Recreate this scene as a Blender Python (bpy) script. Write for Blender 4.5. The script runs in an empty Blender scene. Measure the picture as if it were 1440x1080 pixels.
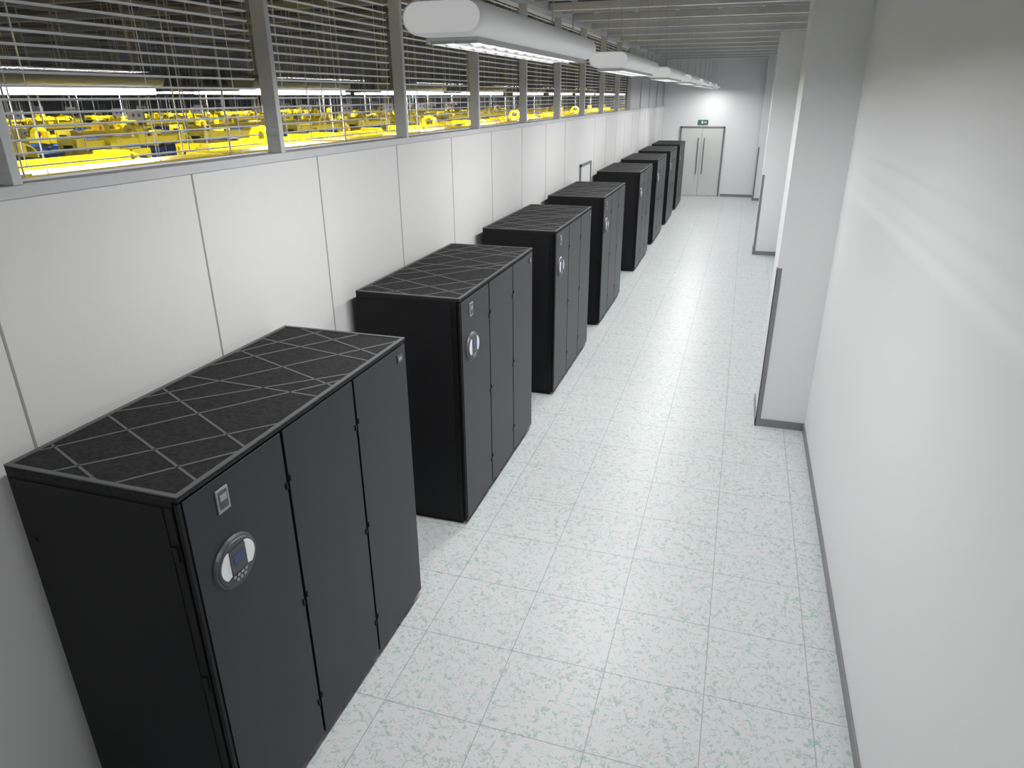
import bpy, math, random
from mathutils import Matrix, Vector
random.seed(4)
sc = bpy.context.scene
try:
    sc.view_settings.view_transform = 'Standard'
    sc.view_settings.look = 'None'
except Exception as e:
    print(e)

# ------------------------------------------------------------ materials
def mat(name, col, rough=0.6, metal=0.0, spec=0.5, bump=0.0, bscale=60, var=0.0, vscale=3, emis=None, estr=0):
    m = bpy.data.materials.new(name); m.use_nodes = True
    nt = m.node_tree; b = nt.nodes['Principled BSDF']
    b.inputs['Base Color'].default_value = (*col, 1)
    b.inputs['Roughness'].default_value = rough
    b.inputs['Metallic'].default_value = metal
    b.inputs['Specular IOR Level'].default_value = spec
    if emis:
        b.inputs['Emission Color'].default_value = (*emis, 1)
        b.inputs['Emission Strength'].default_value = estr
    tc = nt.nodes.new('ShaderNodeTexCoord')
    if bump > 0:
        n = nt.nodes.new('ShaderNodeTexNoise'); n.inputs['Scale'].default_value = bscale
        n.inputs['Detail'].default_value = 3
        bp = nt.nodes.new('ShaderNodeBump'); bp.inputs['Strength'].default_value = bump
        bp.inputs['Distance'].default_value = 0.01
        nt.links.new(tc.outputs['Object'], n.inputs['Vector'])
        nt.links.new(n.outputs['Fac'], bp.inputs['Height'])
        nt.links.new(bp.outputs['Normal'], b.inputs['Normal'])
    if var > 0:
        n = nt.nodes.new('ShaderNodeTexNoise'); n.inputs['Scale'].default_value = vscale
        n.inputs['Detail'].default_value = 4
        r = nt.nodes.new('ShaderNodeValToRGB')
        r.color_ramp.elements[0].position = 0.3; r.color_ramp.elements[1].position = 0.7
        r.color_ramp.elements[0].color = (*[c*(1-var) for c in col], 1)
        r.color_ramp.elements[1].color = (*[min(1, c*(1+var)) for c in col], 1)
        nt.links.new(tc.outputs['Object'], n.inputs['Vector'])
        nt.links.new(n.outputs['Fac'], r.inputs['Fac'])
        nt.links.new(r.outputs['Color'], b.inputs['Base Color'])
    return m

M_wall = mat('wall_paint', (0.86,0.865,0.875), 0.55, bump=0.05, bscale=25)
M_panel = mat('wall_panel_paint', (0.69,0.69,0.688), 0.5, bump=0.10, bscale=18)
M_seam = mat('panel_seam', (0.30,0.30,0.30), 0.6)
M_base = mat('grey_skirting', (0.25,0.255,0.26), 0.45, var=0.05)
M_alu = mat('aluminium_frame', (0.55,0.56,0.58), 0.45, var=0.04)
M_slat = mat('blind_slat', (0.90,0.91,0.94), 0.5, var=0.03)
M_cdark = mat('ceiling_dark', (0.05,0.054,0.06), 0.8, var=0.3, vscale=1.5)
M_cbar = mat('ceiling_bar', (0.62,0.625,0.63), 0.6, var=0.05)
M_lamp = mat('lamp_housing', (0.88,0.89,0.90), 0.4, var=0.02, emis=(1,1,1), estr=0.06)  # faint added glow stands in for light falling on the housing
M_cap = mat('lamp_cap_glow', (0.85,0.86,0.87), 0.4, var=0.02, emis=(1,1,1), estr=0.28)  # end cap emission imitates front lighting on it
M_lampin = mat('lamp_louver', (0.6,0.6,0.6), 0.4, var=0.02)
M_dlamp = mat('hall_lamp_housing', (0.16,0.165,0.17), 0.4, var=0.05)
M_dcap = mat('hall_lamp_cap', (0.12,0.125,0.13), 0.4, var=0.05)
M_tube = mat('lamp_tube', (1,1,1), 0.4, emis=(1,0.995,0.98), estr=3)
M_tube2 = mat('hall_tube', (1,1,1), 0.4, emis=(0.97,0.98,1), estr=4)
M_wire = mat('steel_wire', (0.45,0.45,0.46), 0.4, metal=0.3, var=0.05)
M_side = mat('cabinet_side', (0.006,0.006,0.0075), 0.6, spec=.3, bump=0.05, bscale=200, var=0.1)
M_door = mat('cabinet_door', (0.014,0.014,0.019), 0.38, spec=.42, bump=0.06, bscale=120, var=0.10, vscale=4)
M_black = mat('cabinet_black', (0.004,0.004,0.004), 0.5, spec=.3, var=0.1)
M_top = mat('cabinet_top_panel', (0.021,0.021,0.021), 0.85, spec=.2, bump=0.25, bscale=90, var=0.45, vscale=45)
M_trim = mat('cabinet_top_trim', (0.105,0.11,0.11), 0.5, spec=.3, var=0.06)
M_silver = mat('silver_plastic', (0.32,0.32,0.34), 0.35, metal=0.3, var=0.05)
M_grey = mat('grey_plastic', (0.06,0.06,0.07), 0.4, var=0.08)
M_ring = mat('display_ring', (0.075,0.075,0.09), 0.35, var=0.08)
M_white = mat('white_plastic', (0.8,0.82,0.83), 0.3, var=0.02)
M_screen = mat('lcd_screen', (0.012,0.025,0.09), 0.2, var=0.2, emis=(0.04,0.10,0.35), estr=0.12)
M_yellow = mat('yellow_raceway', (0.97,0.76,0.0), 0.4, var=0.03)
M_yellowd = mat('yellow_cable', (0.70,0.46,0.0), 0.5, var=0.2, vscale=8)
M_blue = mat('blue_tray', (0.04,0.13,0.42), 0.5, var=0.35, vscale=5)
M_blue2 = mat('blue_cable', (0.10,0.20,0.45), 0.5, var=0.4, vscale=9)
M_rackg = mat('hall_cabinet', (0.04,0.042,0.048), 0.5, var=0.15)
M_red = mat('sign_red', (0.7,0.03,0.03), 0.5, var=0.05)
M_dblue = mat('sign_blue', (0.03,0.06,0.5), 0.5, var=0.05)
M_sign = mat('sign_grey', (0.5,0.51,0.53), 0.5, var=0.05)
M_doorp = mat('door_paint', (0.68,0.69,0.68), 0.45, var=0.015)
M_doorf = mat('door_frame_grey', (0.22,0.22,0.225), 0.4, metal=0.2, var=0.05)
M_green = mat('exit_sign_green', (0.02,0.16,0.06), 0.4, var=0.05, emis=(0.03,0.5,0.15), estr=0.1)
M_hfloor = mat('hall_floor', (0.10,0.12,0.15), 0.6, var=0.1)

# glass
M_glass = bpy.data.materials.new('window_glass'); M_glass.use_nodes = True
nt = M_glass.node_tree; nt.nodes.clear()
o = nt.nodes.new('ShaderNodeOutputMaterial'); mx = nt.nodes.new('ShaderNodeMixShader')
t = nt.nodes.new('ShaderNodeBsdfTransparent'); g = nt.nodes.new('ShaderNodeBsdfGlossy'); g.inputs['Roughness'].default_value = 0.03
mx.inputs[0].default_value = 0.03
nt.links.new(t.outputs[0], mx.inputs[1]); nt.links.new(g.outputs[0], mx.inputs[2]); nt.links.new(mx.outputs[0], o.inputs[0])

# floor tiles
M_floor = bpy.data.materials.new('raised_floor_tiles'); M_floor.use_nodes = True
nt = M_floor.node_tree; L = nt.links; b = nt.nodes['Principled BSDF']
def N(t, **k):
    n = nt.nodes.new(t)
    for a, v in k.items(): setattr(n, a, v)
    return n
def mth(op, a, bb=None, c=None):
    n = N('ShaderNodeMath', operation=op)
    for i, v in enumerate((a, bb, c)):
        if v is None: continue
        if isinstance(v, (int, float)): n.inputs[i].default_value = v
        else: L.new(v, n.inputs[i])
    return n.outputs[0]
geo = N('ShaderNodeNewGeometry'); sep = N('ShaderNodeSeparateXYZ')
L.new(geo.outputs['Position'], sep.inputs[0])
def seam(c, off, w=0.005):
    f = mth('FRACT', mth('MULTIPLY', mth('ADD', c, off), 1/0.6))
    d = mth('ABSOLUTE', mth('SUBTRACT', f, 0.5))
    return mth('GREATER_THAN', d, 0.5 - w)
sm = mth('MAXIMUM', seam(sep.outputs['X'], 1.07+6), seam(sep.outputs['Y'], -3.31+12))
def strokes(scale, loc, width, gate, dist):
    mp = N('ShaderNodeMapping'); mp.inputs['Location'].default_value = loc
    L.new(geo.outputs['Position'], mp.inputs['Vector'])
    n1 = N('ShaderNodeTexNoise'); n1.inputs['Scale'].default_value = scale; n1.inputs['Detail'].default_value = 2
    n1.inputs['Distortion'].default_value = dist
    L.new(mp.outputs[0], n1.inputs['Vector'])
    n2 = N('ShaderNodeTexNoise'); n2.inputs['Scale'].default_value = scale*1.6; n2.inputs['Detail'].default_value = 1
    L.new(mp.outputs[0], n2.inputs['Vector'])
    a = mth('LESS_THAN', mth('ABSOLUTE', mth('SUBTRACT', n1.outputs['Fac'], 0.5)), width)
    return mth('MULTIPLY', a, mth('GREATER_THAN', n2.outputs['Fac'], gate))
s1 = strokes(12, (0,0,0), 0.025, 0.50, 1.2)
s2 = strokes(14, (31,7,3), 0.030, 0.50, 1.5)
def mixc(f, c1, c2, k=1.0):
    m = N('ShaderNodeMix', data_type='RGBA')
    L.new(mth('MULTIPLY', f, k), m.inputs[0])
    for v, i in ((c1, 6), (c2, 7)):
        if isinstance(v, tuple): m.inputs[i].default_value = (*v, 1)
        else: L.new(v, m.inputs[i])
    return m.outputs[2]
c = mixc(s2, (0.68,0.70,0.705), (0.48,0.52,0.53), 0.75)
c = mixc(s1, c, (0.30,0.50,0.41), 0.65)
c = mixc(sm, c, (0.30,0.33,0.34), 0.75)
L.new(c, b.inputs['Base Color'])
b.inputs['Roughness'].default_value = 0.36
b.inputs['Specular IOR Level'].default_value = 0.32

# ------------------------------------------------------------ mesh builder
class MB:
    def __init__(s): s.v=[]; s.f=[]; s.m=[]; s.sm=[]
    def add(s, vs, fs, m, smooth=False):
        o=len(s.v); s.v+= [tuple(v) for v in vs]
        for f in fs: s.f.append(tuple(i+o for i in f)); s.m.append(m); s.sm.append(smooth)
    def box(s,x0,x1,y0,y1,z0,z1,m=0):
        vs=[(x,y,z) for x in (x0,x1) for y in (y0,y1) for z in (z0,z1)]
        s.add(vs,[(0,1,3,2),(4,6,7,5),(0,4,5,1),(2,3,7,6),(0,2,6,4),(1,5,7,3)],m)
    def bar(s,p,q,w,h,m=0):   # horizontal bar in plan
        p=Vector(p); q=Vector(q); d=(q-p).normalized(); n=Vector((-d.y,d.x,0))*w/2; u=Vector((0,0,h))
        vs=[p-n,p+n,q+n,q-n]; vs=vs+[a+u for a in vs]
        s.add(vs,[(3,2,1,0),(4,5,6,7),(0,1,5,4),(1,2,6,5),(2,3,7,6),(3,0,4,7)],m)
    def cyl(s,p,q,r,m=0,n=10):
        p=Vector(p);q=Vector(q);d=(q-p).normalized()
        a=Vector((1,0,0)) if abs(d.x)<.9 else Vector((0,1,0))
        u=d.cross(a).normalized(); w=d.cross(u)
        c=[u*math.cos(2*math.pi*i/n)*r+w*math.sin(2*math.pi*i/n)*r for i in range(n)]
        vs=[p+k for k in c]+[q+k for k in c]
        s.add(vs,[(i,(i+1)%n,n+(i+1)%n,n+i) for i in range(n)],m,True)
        s.add(vs[:n],[tuple(range(n))[::-1]],m); s.add(vs[n:],[tuple(range(n))],m)
    def loft(s,rings,m=0,cap=True,smooth=True,capm=None):
        n=len(rings[0])
        vs=[v for r in rings for v in r]; fs=[]
        for k in range(len(rings)-1):
            for i in range(n): fs.append((k*n+i,k*n+(i+1)%n,(k+1)*n+(i+1)%n,(k+1)*n+i))
        s.add(vs,fs,m,smooth)
        if cap:
            cm=m if capm is None else capm
            s.add(rings[0],[tuple(range(n))[::-1]],cm); s.add(rings[-1],[tuple(range(n))],cm)
    def mesh(s,name,mats):
        me=bpy.data.meshes.new(name); me.from_pydata(s.v,[],s.f)
        for m in mats: me.materials.append(m)
        for i,p in enumerate(me.polygons): p.material_index=s.m[i]; p.use_smooth=s.sm[i]
        me.validate()
        import bmesh
        bm=bmesh.new(); bm.from_mesh(me); bmesh.ops.recalc_face_normals(bm,faces=bm.faces); bm.to_mesh(me); bm.free()
        return me
    def obj(s,name,mats,bevel=0,parent=None,loc=(0,0,0)):
        o=bpy.data.objects.new(name,s.mesh(name,mats)); sc.collection.objects.link(o); o.location=loc
        if bevel:
            md=o.modifiers.new('b','BEVEL'); md.width=bevel; md.segments=2; md.limit_method='ANGLE'; md.angle_limit=math.radians(50)
        if parent: o.parent=parent
        return o

WL=-2.80; WR=0.93; YF=26.3; YB=-3.4; HX=-30.0; CZ=4.4; TOPZ=5.0; SILL=2.93; YH=36
# ------------------------------------------------------------ shell
m=MB(); m.box(WL-0.12,WR+0.15,YB-0.15,YF+0.15,-0.1,0); m.obj('floor',[M_floor])
m=MB(); m.box(HX,WL-0.12,YB-0.15,YH,-0.1,0); m.obj('floor_data_hall',[M_hfloor])
m=MB(); m.box(WR,WR+0.15,YB-0.15,YF+0.15,0,TOPZ); m.obj('wall_right',[M_wall])
m=MB(); m.box(WL-0.12,WR,YF,YF+0.15,0,TOPZ); m.obj('wall_far',[M_wall])
m=MB(); m.box(HX,WR,YB-0.15,YB,0,TOPZ); m.obj('wall_back',[M_wall])
m=MB(); m.box(HX-0.15,HX,YB-0.15,YH,0,TOPZ); m.box(HX,WL-0.12,YH,YH+0.15,0,TOPZ); m.box(WL-0.13,WL-0.01,YF+0.15,YH,0,TOPZ)
m.obj('wall_hall_outer',[mat('hall_wall',(0.25,0.26,0.28),0.7,var=0.05)])
# ceiling: dark slab + suspended bars
m=MB(); m.box(HX-0.15,WR+0.15,YB-0.15,YH+.15,TOPZ,TOPZ+0.1,0)
y=-3.0
while y<YF:
    m.box(WL+0.02,WR,y,y+0.13,CZ,CZ+0.09,1); m.box(WL+0.02,WR,y+.77,y+0.81,CZ+.03,CZ+0.08,1); y+=1.5
y=-3.0
while y<YH:
    m.box(HX,WL-0.14,y,y+0.12,CZ,CZ+0.07,3); y+=1.5
x=WL+0.35
while x<WR:
    m.box(x,x+0.03,YB,YF,CZ+0.09,CZ+0.12,1); x+=0.62
x=HX+1
while x<WL-1:
    m.box(x,x+0.08,YB,YH,CZ+0.08,CZ+0.14,3); x+=1.6
y=-3.2
while y<YH:
    m.box(HX,WR,y,y+0.12,TOPZ-0.06,TOPZ,2); y+=0.4
m.obj('ceiling',[M_cdark,M_cbar,mat('deck_rib',(0.10,0.105,0.115),0.7,var=0.1),mat('hall_ceiling_bar',(0.24,0.26,0.31),0.7,var=0.1)])

# ------------------------------------------------------------ left wall: panels
DY0,DY1,DZ=12.85,13.80,2.16
m=MB()
m.box(WL-0.12,WL,YB,YF,0,SILL,0)
for k in range(-6,20):
    y=3.157+1.22*k
    if y<YB or y>YF or DY0<y<DY1: continue
    m.box(WL,WL+0.0015,y-0.006,y+0.006,0.0,SILL,1)
YE=2.17+1.82*9
m.box(WL-0.10,WL-0.02,YE,YF,SILL,TOPZ,2)
m.box(WL-0.10,WL-0.02,YB,YE,CZ+0.1,TOPZ,3)
m.obj('wall_left',[M_panel,M_seam,mat('upper_panel',(0.45,0.455,0.46),0.5,var=0.03),M_cdark])
m=MB(); m.box(WL,WL+0.012,YB,DY0,0,0.09); m.box(WL,WL+0.012,DY1,YF,0,0.09); m.obj('baseboard_left',[M_base])
m=MB(); m.box(WL+.002,WL+0.012,DY0+.045,DY1-.045,0.005,DZ-.045,0)
m.box(WL+.002,WL+0.03,DY0,DY0+.045,0,DZ,1); m.box(WL+.002,WL+0.03,DY1-.045,DY1,0,DZ,1); m.box(WL+.002,WL+0.03,DY0,DY1,DZ-.045,DZ,1)
m.cyl((WL+.01,DY1-.12,1.05),(WL+.06,DY1-.12,1.05),.012,1); m.cyl((WL+.06,DY1-.12,1.05),(WL+.06,DY1-.25,1.05),.010,1)
m.obj('door_1',[M_doorp,M_doorf])
# window framing
m=MB()
m.box(WL-0.11,WL+0.015,YB,YF,SILL,SILL+0.05,0)
m.box(WL-0.11,WL+0.015,YB,YF,CZ-0.02,CZ+0.10,0)
bays=[2.17+1.82*k for k in range(-3,14)]
for i,y in enumerate(bays):
    m.box(WL-0.09,WL+0.01,y-0.022,y+0.022,SILL+0.05,CZ,0)
m.obj('window_frame',[M_alu],bevel=0.003)
glz=[b_ for b_ in bays if b_<=YE+.01]
m=MB(); 
for a,bb in zip(glz[:-1],glz[1:]): m.add([(WL-.04,a+.022,SILL+.05),(WL-.04,bb-.022,SILL+.05),(WL-.04,bb-.022,CZ-.02),(WL-.04,a+.022,CZ-.02)],[(0,1,2,3)],0)
m.obj('window_1',[M_glass])
for a,bb in zip(glz[:-1],glz[1:]):
    m=MB(); z=SILL+0.105
    y0,y1=a+0.035,bb-0.035
    while z<CZ-0.07:
        dz=.0035
        vs=[]
        for yy in (y0,y1):
            vs+=[(WL-.121,yy,z-dz),(WL-.105,yy,z+dz),(WL-.105,yy,z+dz+.003),(WL-.121,yy,z-dz+.003)]
        m.add(vs,[(0,1,2,3),(4,7,6,5),(0,4,5,1),(1,5,6,2),(2,6,7,3),(3,7,4,0)],0)
        z+=0.053
    m.box(WL-0.13,WL-0.095,y0,y1,SILL+0.052,SILL+0.060,0)
    m.box(WL-0.135,WL-0.095,y0,y1,CZ-0.06,CZ-0.025,0)
    for t_ in (0.12,0.5,0.88):
        yy=y0+(y1-y0)*t_
        m.cyl((WL-.1125,yy,SILL+.06),(WL-.1125,yy,CZ-.04),0.0018,1,6)
    m.obj('venetian_blind',[M_slat,M_slat])

# ------------------------------------------------------------ right side columns, skirting
for i,y in enumerate((7.25,16.4,25.45)):
    e=bpy.data.objects.new('column',None); sc.collection.objects.link(e); e.location=(0,0,0)
    y1=min(y+0.7,YF)
    m=MB(); m.box(0.446,WR,y,y1,0,TOPZ,0); m.obj('shaft',[M_wall],parent=e)
    m=MB(); m.box(0.434,WR,y-0.012,y,0,0.085,0); m.box(0.434,0.446,y-0.012,y1,0,0.085,0); m.obj('skirting',[M_base],parent=e)
    m=MB(); m.box(0.440,0.490,y-0.006,y,0.085,1.72,0); m.box(0.440,0.446,y-0.006,y+.05,0.085,1.72,0); m.obj('corner_guard',[M_base],parent=e)
m=MB()
segs=[(YB,7.238),(7.95,16.388),(17.1,25.438)]
for a,bb in segs: m.box(WR-0.012,WR,a,bb,0,0.085,0)
m.obj('baseboard_right',[M_base],bevel=0.002)
m=MB(); m.box(WL+.012,-2.24,YF-.012,YF,0,.085); m.box(-.64,0.434,YF-.012,YF,0,.085); m.obj('baseboard_far',[M_base])

# ------------------------------------------------------------ far double door
m=MB(); x0,x1,zt=-2.19,-0.69,2.32
m.box(x0,x0+.05,YF-.06,YF,0,zt,1); m.box(x1-.05,x1,YF-.06,YF,0,zt,1); m.box(x0,x1,YF-.06,YF,zt-.05,zt,1)
xm=(x0+x1)/2
m.box(x0+.055,xm-.004,YF-.045,YF-.003,0.01,zt-.055,0); m.box(xm+.004,x1-.055,YF-.045,YF-.003,0.01,zt-.055,0)
m.box(xm-.004,xm+.004,YF-.02,YF-.003,0.01,zt-.055,1)
for sx in (-.10,.10):
    m.cyl((xm+sx,YF-.10,.75),(xm+sx,YF-.10,1.95),.02,2); 
    for z in (.85,1.85): m.cyl((xm+sx,YF-.10,z),(xm+sx,YF-.04,z),.012,2,8)
m.obj('door_2',[M_doorp,M_doorf,M_doorf],bevel=0.003)
m=MB(); m.box(xm-.17,xm+.17,YF-.04,YF,2.38,2.53,1); m.box(xm-.155,xm+.155,YF-.045,YF-.04,2.395,2.515,0)
m.box(xm-.05,xm+.0,YF-.047,YF-.045,2.41,2.50,2); m.box(xm+.03,xm+.12,YF-.047,YF-.045,2.44,2.465,2)
m.obj('exit_sign',[M_green,M_grey,M_white])

# ------------------------------------------------------------ air-conditioning cabinet (precision cooling unit)
W,Dp,H=1.92,0.85,1.94
m=MB()
m.box(-Dp,-0.03,0,W,0.04,H-0.02,0)
m.box(-Dp+.03,-0.05,.02,W-.02,0,0.04,1)
for ya,yb in ((-0.006,0.0),(W,W+0.006)):
    m.box(-Dp+.01,-0.075,ya,yb,0.06,H-0.05,0)
m.box(-.07,-.032,-.004,0,0.05,H-.05,1)
for z in (.35,1.0,1.65): m.box(-.066,-.04,-.012,-.004,z,z+.07,1)
for z in (.25,1.6): m.cyl((-Dp+.06,-.012,z),(-Dp+.06,-.006,z),.01,1,10)
m.box(-Dp,0,0,W,H-0.02,H,3)
tw=.020
for q in ((-Dp,0,0,tw),(-Dp,0,W-tw,W),(-tw,0,tw,W-tw),(-Dp,-Dp+tw,tw,W-tw)):
    m.box(q[0],q[1],q[2],q[3],H-.004,H+.006,4)
def clipbar(s0,s1,w=.012):
    p=[-Dp+tw,s0]; q=[-tw,s1]; lo,hi=tw,W-tw
    t0,t1=0.0,1.0; dy=q[1]-p[1]
    if abs(dy)<1e-6: 
        if not lo<p[1]<hi: return
    else:
        a=(lo-p[1])/dy; b_=(hi-p[1])/dy
        if a>b_: a,b_=b_,a
        t0=max(t0,a); t1=min(t1,b_)
        if t1-t0<.02: return
    P=(p[0]+(q[0]-p[0])*t0,p[1]+dy*t0,H); Q=(p[0]+(q[0]-p[0])*t1,p[1]+dy*t1,H)
    m.bar(P,Q,w,.002,4)
for s0,s1 in ((.20,-.14),(.50,.13),(.84,.42),(1.02,.98),(1.44,1.12),(1.66,1.50),(1.95,1.60)): clipbar(s0,s1)
for s0,s1 in ((-.62,.38),(-.20,.66),(.14,1.20),(.55,1.30),(.72,1.85),(1.18,2.3),(1.40,2.9)): clipbar(s0,s1)
dw=W/3
for i in range(3):
    a=i*dw+.010; bb=(i+1)*dw-.010
    if i==0: a=.022
    m.box(-.03,-.0,a,bb,0.06,H-.03,2)
    m.box(-.03,-.022,i*dw,a,0.05,H-.03,1); m.box(-.03,-.022,bb,(i+1)*dw,0.05,H-.03,1)
m.box(-.03,-.004,0,.016,0.04,H-.03,1)
for s in (dw,2*dw):
    for z in (.28,.95,1.62):
        m.box(-.004,.006,s-.022,s-.012,z,z+.035,1); m.box(-.004,.006,s+.012,s+.022,z+.03,z+.06,1)
m.box(0,.006,.185,.255,1.755,1.86,5); m.box(.006,.008,.195,.245,1.77,1.85,6); m.box(.008,.009,.20,.24,1.805,1.835,5)
m.box(0,.006,1.80,1.86,1.815,1.865,6); m.box(.006,.008,1.808,1.852,1.83,1.85,5)
cy,cz=.225,1.505
def oval(x0,x1,ry,rz,mi,n=40,dx=0):
    r0=[(x0,cy+ry*math.cos(2*math.pi*i/n),cz+rz*math.sin(2*math.pi*i/n)) for i in range(n)]
    r1=[(x1,cy+(ry-.006)*math.cos(2*math.pi*i/n),cz+(rz-.006)*math.sin(2*math.pi*i/n)) for i in range(n)]
    m.loft([r0,r1],mi,True,False)
oval(0,.012,.130,.118,9); oval(.010,.017,.118,.106,6); 
for sg in (-1,1):
    n=14; out=[]
    for i in range(n+1):
        a=math.radians(-42+90*i/n)
        out.append((cy+sg*.104*math.cos(a),cz+.008+.082*math.sin(a))); 
    xin=cy+sg*.050
    pts=out+[(xin,cz+.01+.064),(xin,cz-.040)]
    r0=[(.017,p[0],p[1]) for p in pts]; r1=[(.021,p[0],p[1]) for p in pts]
    m.loft([r0,r1],7,True,False)
m.box(.016,.024,cy-.048,cy+.048,cz-.04,cz+.070,6)
m.box(.024,.0255,cy-.032,cy+.032,cz+.000,cz+.048,8)
for i in range(4): m.box(.017,.022,cy-.045+i*.024,cy-.029+i*.024,cz-.062,cz-.049,5)
for i in range(3): m.box(.017,.022,cy-.030+i*.024,cy-.014+i*.024,cz-.082,cz-.070,5)
cab_me=m.mesh('cooling_cabinet',[M_side,M_black,M_door,M_top,M_trim,M_silver,M_grey,M_white,M_screen,M_ring])
XF=-1.85
for i,y in enumerate((1.72,4.55,7.40,10.25,14.0,16.88,19.76,22.62)):
    o=bpy.data.objects.new('cooling_cabinet',cab_me); sc.collection.objects.link(o); o.location=(XF,y,0)
    md=o.modifiers.new('b','BEVEL'); md.width=.0015; md.segments=1; md.limit_method='ANGLE'; md.angle_limit=math.radians(50)

# ------------------------------------------------------------ pendant lamps
def lamp_mesh(name,Lh,w,h,body,capmat,tube,zpos,diff=False):
    m=MB()
    def ring(y,k):
        pts=[]; n=10; r=h/2*k; hw=(w/2-h/2)
        hw=hw-(1-k)*.03
        for i in range(n+1):
            a=-math.pi/2+math.pi*i/n; pts.append((hw+r*math.cos(a)*1.15,y,r*math.sin(a)))
        for i in range(n+1):
            a=math.pi/2+math.pi*i/n; pts.append((-hw+r*math.cos(a)*1.15,y,r*math.sin(a)))
        return pts
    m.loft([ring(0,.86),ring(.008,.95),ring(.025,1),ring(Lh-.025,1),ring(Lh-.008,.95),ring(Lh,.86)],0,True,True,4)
    z=-h/2
    if diff:
        m.box(-w*.36,w*.36,.12,Lh-.08,z-.055,z+.01,2)
    else:
        m.box(-w*.33,w*.33,.10,Lh-.06,z-.010,z+.004,1)
        for sx in (-w*.17,w*.17):
            m.box(sx-w*.11,sx+w*.11,.13,Lh-.09,z-.014,z-.009,2)
        k=.13
        while k<Lh-.1:
            m.box(-w*.32,w*.32,k-.004,k+.004,z-.022,z-.009,1); k+=.16
        for sx in (-w*.33,0,w*.33): m.box(sx-.004,sx+.004,.10,Lh-.06,z-.022,z-.009,1)
    zc=CZ+.02-zpos
    for yy in (.25,Lh-.25):
        for sx in (-.07,.07): m.cyl((sx,yy,h/2-.01),(sx*.4,yy,zc),.003,3,6)
    return m.mesh(name,[body,M_lampin,tube,M_wire,capmat])
def arealight(par,Lh,w,z,power):
    ld=bpy.data.lights.new('fluorescent_light','AREA'); ld.shape='RECTANGLE'; ld.size=w; ld.size_y=Lh-.2; ld.energy=power
    ld.color=(1,.997,.99)
    lo=bpy.data.objects.new('fluorescent_light',ld); sc.collection.objects.link(lo); lo.parent=par; lo.location=(0,Lh/2,z)
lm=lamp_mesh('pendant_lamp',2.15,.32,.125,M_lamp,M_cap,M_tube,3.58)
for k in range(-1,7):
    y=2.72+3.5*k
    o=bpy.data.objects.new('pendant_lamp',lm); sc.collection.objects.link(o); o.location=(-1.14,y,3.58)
    arealight(o,2.15,.18,-.088,{-1:20,0:64,6:38}.get(k,61))  # first lamp is out of view, added as weak front fill
for X,zz,y0 in ((-5.5,3.47,3.72),(-11.5,3.52,3.0),(-19,3.6,3.0)):
    lm2=lamp_mesh('hall_pendant_lamp',2.15,.34,.15,M_dlamp,M_dcap,M_tube2,zz,True)
    for k in range(-2,9):
        y=y0+3.5*k
        if y<YB+.2 or y+2.5>YH: continue
        o=bpy.data.objects.new('hall_pendant_lamp',lm2); sc.collection.objects.link(o); o.location=(X,y,zz)
        arealight(o,2.15,.26,-.135,88)

# ------------------------------------------------------------ data hall contents
def channel_y(m,x,y0,y1,z,w=.30,h=.12,mi=0):
    m.box(x-w/2,x+w/2,y0,y1,z,z+.01,mi); m.box(x-w/2,x-w/2+.012,y0,y1,z,z+h,mi); m.box(x+w/2-.012,x+w/2,y0,y1,z,z+h,mi)
def channel_x(m,y,x0,x1,z,w=.30,h=.12,mi=0):
    m.box(x0,x1,y-w/2,y+w/2,z,z+.01,mi); m.box(x0,x1,y-w/2,y-w/2+.012,z,z+h,mi); m.box(x0,x1,y+w/2-.012,y+w/2,z,z+h,mi)
def arch(m,x,y,z,R,w,along='x',t=.05):
    # upright U-shaped (arched) cable exit, open below
    n=10; out=[]
    for i in range(n+1):
        a=math.pi*i/n; out.append((R*math.cos(a),R*math.sin(a)))
    inn=[((R-t)*math.cos(math.pi*i/n),(R-t)*math.sin(math.pi*i/n)) for i in range(n+1)][::-1]
    pr=[(R,-.10)]+out+[(-R,-.10),(-R+t,-.10)]+inn+[(R-t,-.10)]
    rr=[]
    for s_ in (-w/2,w/2):
        if along=='x': rr.append([(x+s_,y+p[0],z+p[1]) for p in pr])
        else: rr.append([(x+p[0],y+s_,z+p[1]) for p in pr])
    m.loft(rr,0,True,False)
m=MB(); RX=-4.35; RZ=2.735
channel_y(m,RX,-3.2,34,RZ,.34,.13)
m.box(RX-.165,RX+.165,-3.2,34,RZ+.12,RZ+.132,0)
y=-2.5
while y<34:
    m.box(RX-.19,RX+.19,y,y+.14,RZ-.01,RZ+.145,0); m.cyl((RX-.21,y+.07,RZ),(RX-.21,y+.07,TOPZ),.006,2,6); m.cyl((RX+.21,y+.07,RZ),(RX+.21,y+.07,TOPZ),.006,2,6)
    m.box(RX-.22,RX+.22,y+.05,y+.09,RZ-.03,RZ-.01,2)
    y+=1.9
m.obj('fiber_raceway',[M_yellow,M_yellowd,M_wire])
rows=[-2.0+2.4*k for k in range(15)]
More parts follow.
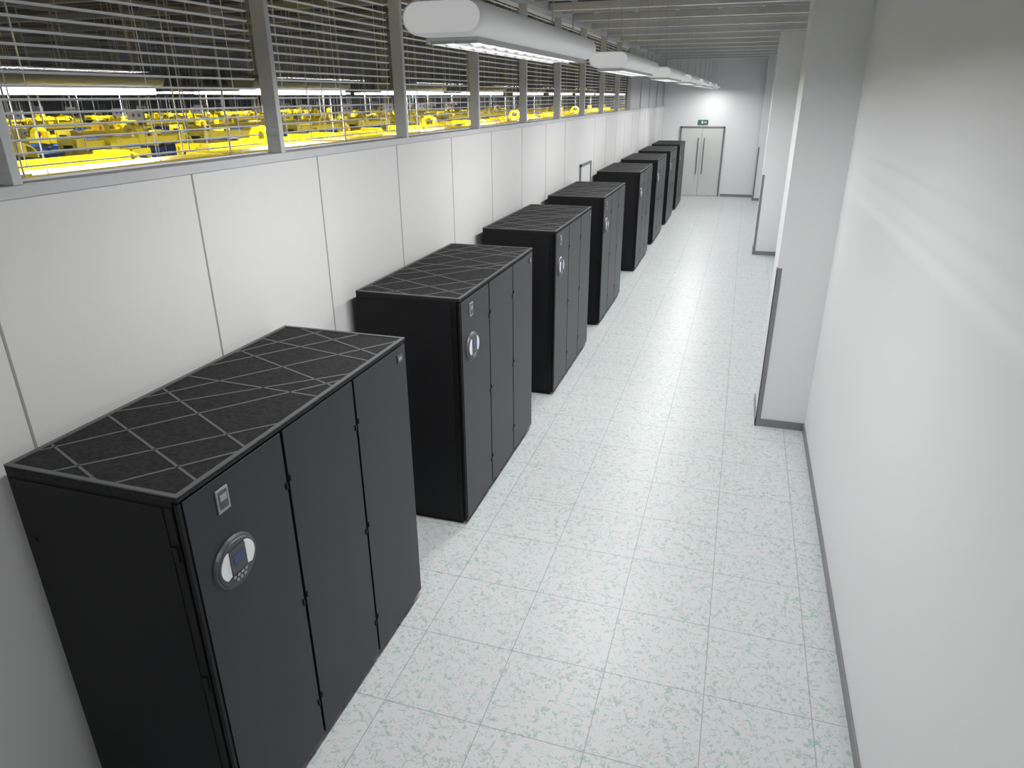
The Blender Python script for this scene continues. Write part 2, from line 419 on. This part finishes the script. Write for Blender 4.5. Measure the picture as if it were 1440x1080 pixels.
for ri,y in enumerate(rows):
    m=MB(); z=2.58
    X1=-4.75; X0=-28
    x=X1
    while x>X0+2:
        ln=random.uniform(1.0,2.0)
        channel_x(m,y,x-ln,x,z,.24,.09); m.box(x-ln,x,y-.07,y+.07,z+.01,z+.05,1)
        m.box(x-ln,x-ln+.12,y-.15,y+.15,z-.01,z+.13,0); m.box(x-.12,x,y-.15,y+.15,z-.01,z+.13,0)
        m.cyl((x-.06,y+.17,z),(x-.06,y+.17,TOPZ),.006,2,6)
        xx=x-ln*.5
        if random.random()<.7:
            sgn=1 if random.random()<.5 else -1
            ya=y+sgn*.12; yb=y+sgn*.45
            m.box(xx-.12,xx+.12,min(ya,yb),max(ya,yb),z+.02,z+.035,0)
            m.box(xx-.12,xx-.105,min(ya,yb),max(ya,yb),z+.02,z+.12,0); m.box(xx+.105,xx+.12,min(ya,yb),max(ya,yb),z+.02,z+.12,0)
            n=6; R=.2; rings=[]
            for i in range(n+1):
                a=math.pi/2*i/n; yy=yb+sgn*R*math.sin(a); zz=z+.03-R+R*math.cos(a)
                yo=yb+sgn*(R+.02)*math.sin(a); zo=z+.03-R+(R+.02)*math.cos(a)
                rings.append([(xx-.12,yy,zz),(xx+.12,yy,zz),(xx+.12,yo,zo),(xx-.12,yo,zo)])
            m.loft(rings,0,True,False)
        if random.random()<.75: arch(m,xx+random.uniform(-.2,.2),y,z+.14,.13,.12,random.choice('xy'),.045)
        # small uprights standing on the channel
        for q in range(random.randint(1,3)):
            xq=x-random.random()*ln; m.box(xq-.05,xq+.05,y-.14,y-.10,z,z+.20+.06*random.random(),0)
        x-=ln+random.uniform(.35,1.1)
    m.obj('fiber_raceway',[M_yellow,M_yellowd,M_wire])
    m=MB(); yb=y+1.15; zb=2.42
    m.box(X0,X1,yb-.26,yb-.23,zb,zb+.09,0); m.box(X0,X1,yb+.23,yb+.26,zb,zb+.09,0)
    x=X0
    while x<X1: m.box(x,x+.03,yb-.24,yb+.24,zb+.01,zb+.03,0); x+=.35
    for i in range(9):
        yy=yb-.18+i*.045; m.cyl((X0,yy,zb+.055+.02*random.random()),(X1-.2,yy+.03*random.uniform(-1,1),zb+.055+.02*random.random()),.02,random.choice((0,1,1,2)),6)
    x=X0+1
    while x<X1: m.cyl((x,yb+.28,zb),(x,yb+.28,TOPZ),.006,3,6); m.box(x-.02,x+.02,yb-.29,yb+.29,zb-.02,zb,3); x+=3.1
    m.obj('cable_tray',[M_blue,M_blue2,M_grey,M_wire])
    m=MB(); x=X1-.8
    while x-.6>X0:
        m.box(x-.59,x,y-.15,y+.85,0.0,2.02,0); m.box(x-.55,x-.04,y-.17,y-.15,.08,1.95,1)
        m.box(x-.50,x-.10,y+.2,y+.6,2.02,2.05,1)
        m.box(x-.44,x-.16,y+.02,y+.14,2.02,2.10,2)
        x-=.6
    m.obj('hall_server_row',[M_rackg,M_grey,M_blue])
for x in (-7.0,-9.1,-12.2,-16.3):   # blue ladder trays running along the hall
    m=MB(); z=2.50; m.box(x-.32,x-.29,-3,34,z+.03,z+.09,0); m.box(x+.29,x+.32,-3,34,z+.03,z+.09,0)
    y=-3
    while y<34: m.box(x-.3,x+.3,y,y+.04,z+.04,z+.05,0); y+=.3
    for i in range(10):
        xx=x-.24+i*.053; m.cyl((xx,-3,z+.05+.02*random.random()),(xx,34,z+.05+.02*random.random()),.022,random.choice((0,1,2,2)),6)
    y=-2
    while y<34: m.cyl((x+.34,y,z),(x+.34,y,TOPZ),.006,3,6); m.box(x-.35,x+.35,y-.02,y+.02,z+.01,z+.03,3); y+=3
    m.obj('cable_tray',[M_blue,M_blue2,M_grey,M_wire])
for x in (-5.9,-8.1,-10.6,-14.2,-20):
    m=MB(); y=-3
    while y<32:
        ln=random.uniform(1.2,2.6)
        channel_y(m,x,y,y+ln,2.72,.26,.09); m.box(x-.08,x+.08,y,y+ln,2.73,2.77,1)
        m.box(x-.16,x+.16,y,y+.13,2.71,2.84,0); m.box(x-.16,x+.16,y+ln-.13,y+ln,2.71,2.84,0)
        m.cyl((x+.19,y+.1,2.72),(x+.19,y+.1,TOPZ),.006,2,6); m.box(x,x+.2,y+.08,y+.12,2.70,2.715,2)
        if random.random()<.7: arch(m,x,y+ln*random.uniform(.3,.7),2.84,.14,.12,random.choice('xy'),.045)
        n=6; R=.16; rings=[]
        for i in range(n+1):
            a=math.pi/2*i/n; yy=y+ln+R*math.sin(a); zz=2.83-R+R*math.cos(a)
            yo=y+ln+(R-.02)*math.sin(a); zo=2.83-R+(R-.02)*math.cos(a)
            rings.append([(x-.14,yy,zz),(x+.14,yy,zz),(x+.14,yo,zo),(x-.14,yo,zo)])
        m.loft(rings,0,True,False)
        y+=ln+random.uniform(.4,1.1)
    m.obj('fiber_raceway',[M_yellow,M_yellowd,M_wire])
m=MB()
for x in (-10.2,-13.0,-17,-21,-26):
    for y in rows:
        if random.random()<.35: continue
        yy=y+.4; z=3.02
        m.box(x-.17,x+.17,yy,yy+.04,z-.06,z+.10,0)
        m.cyl((x-.04,yy-.003,z+.02),(x-.04,yy,z+.02),.03,1 if random.random()<.5 else 2,12); m.cyl((x+.08,yy-.003,z+.02),(x+.08,yy,z+.02),.03,2,12)
        m.cyl((x-.15,yy+.02,z+.10),(x-.15,yy+.02,TOPZ),.006,3,6); m.cyl((x+.15,yy+.02,z+.10),(x+.15,yy+.02,TOPZ),.006,3,6)
m.obj('row_label_signs',[M_sign,M_red,M_dblue,M_wire])

# ------------------------------------------------------------ world
w=bpy.data.worlds.new('World'); sc.world=w; w.use_nodes=True
w.node_tree.nodes['Background'].inputs[0].default_value=(.6,.62,.65,1); w.node_tree.nodes['Background'].inputs[1].default_value=.3

# ------------------------------------------------------------ camera
f=976.0
d=Vector((335,-406,f)).normalized(); dn=Vector((15,2360,f)); dn=(dn-d*dn.dot(d)).normalized()
xr=dn.cross(d)
if xr.x<0: xr=-xr
R=Matrix(((xr.x,-xr.y,-xr.z),(d.x,-d.y,-d.z),(-dn.x,dn.y,dn.z)))
cam=bpy.data.cameras.new('camera'); co=bpy.data.objects.new('camera',cam); sc.collection.objects.link(co)
co.matrix_world=Matrix.Translation((0,0,3.3)) @ R.to_4x4()
cam.sensor_width=36; cam.lens=f/1440*36; cam.clip_start=.05; cam.clip_end=200
sc.camera=co
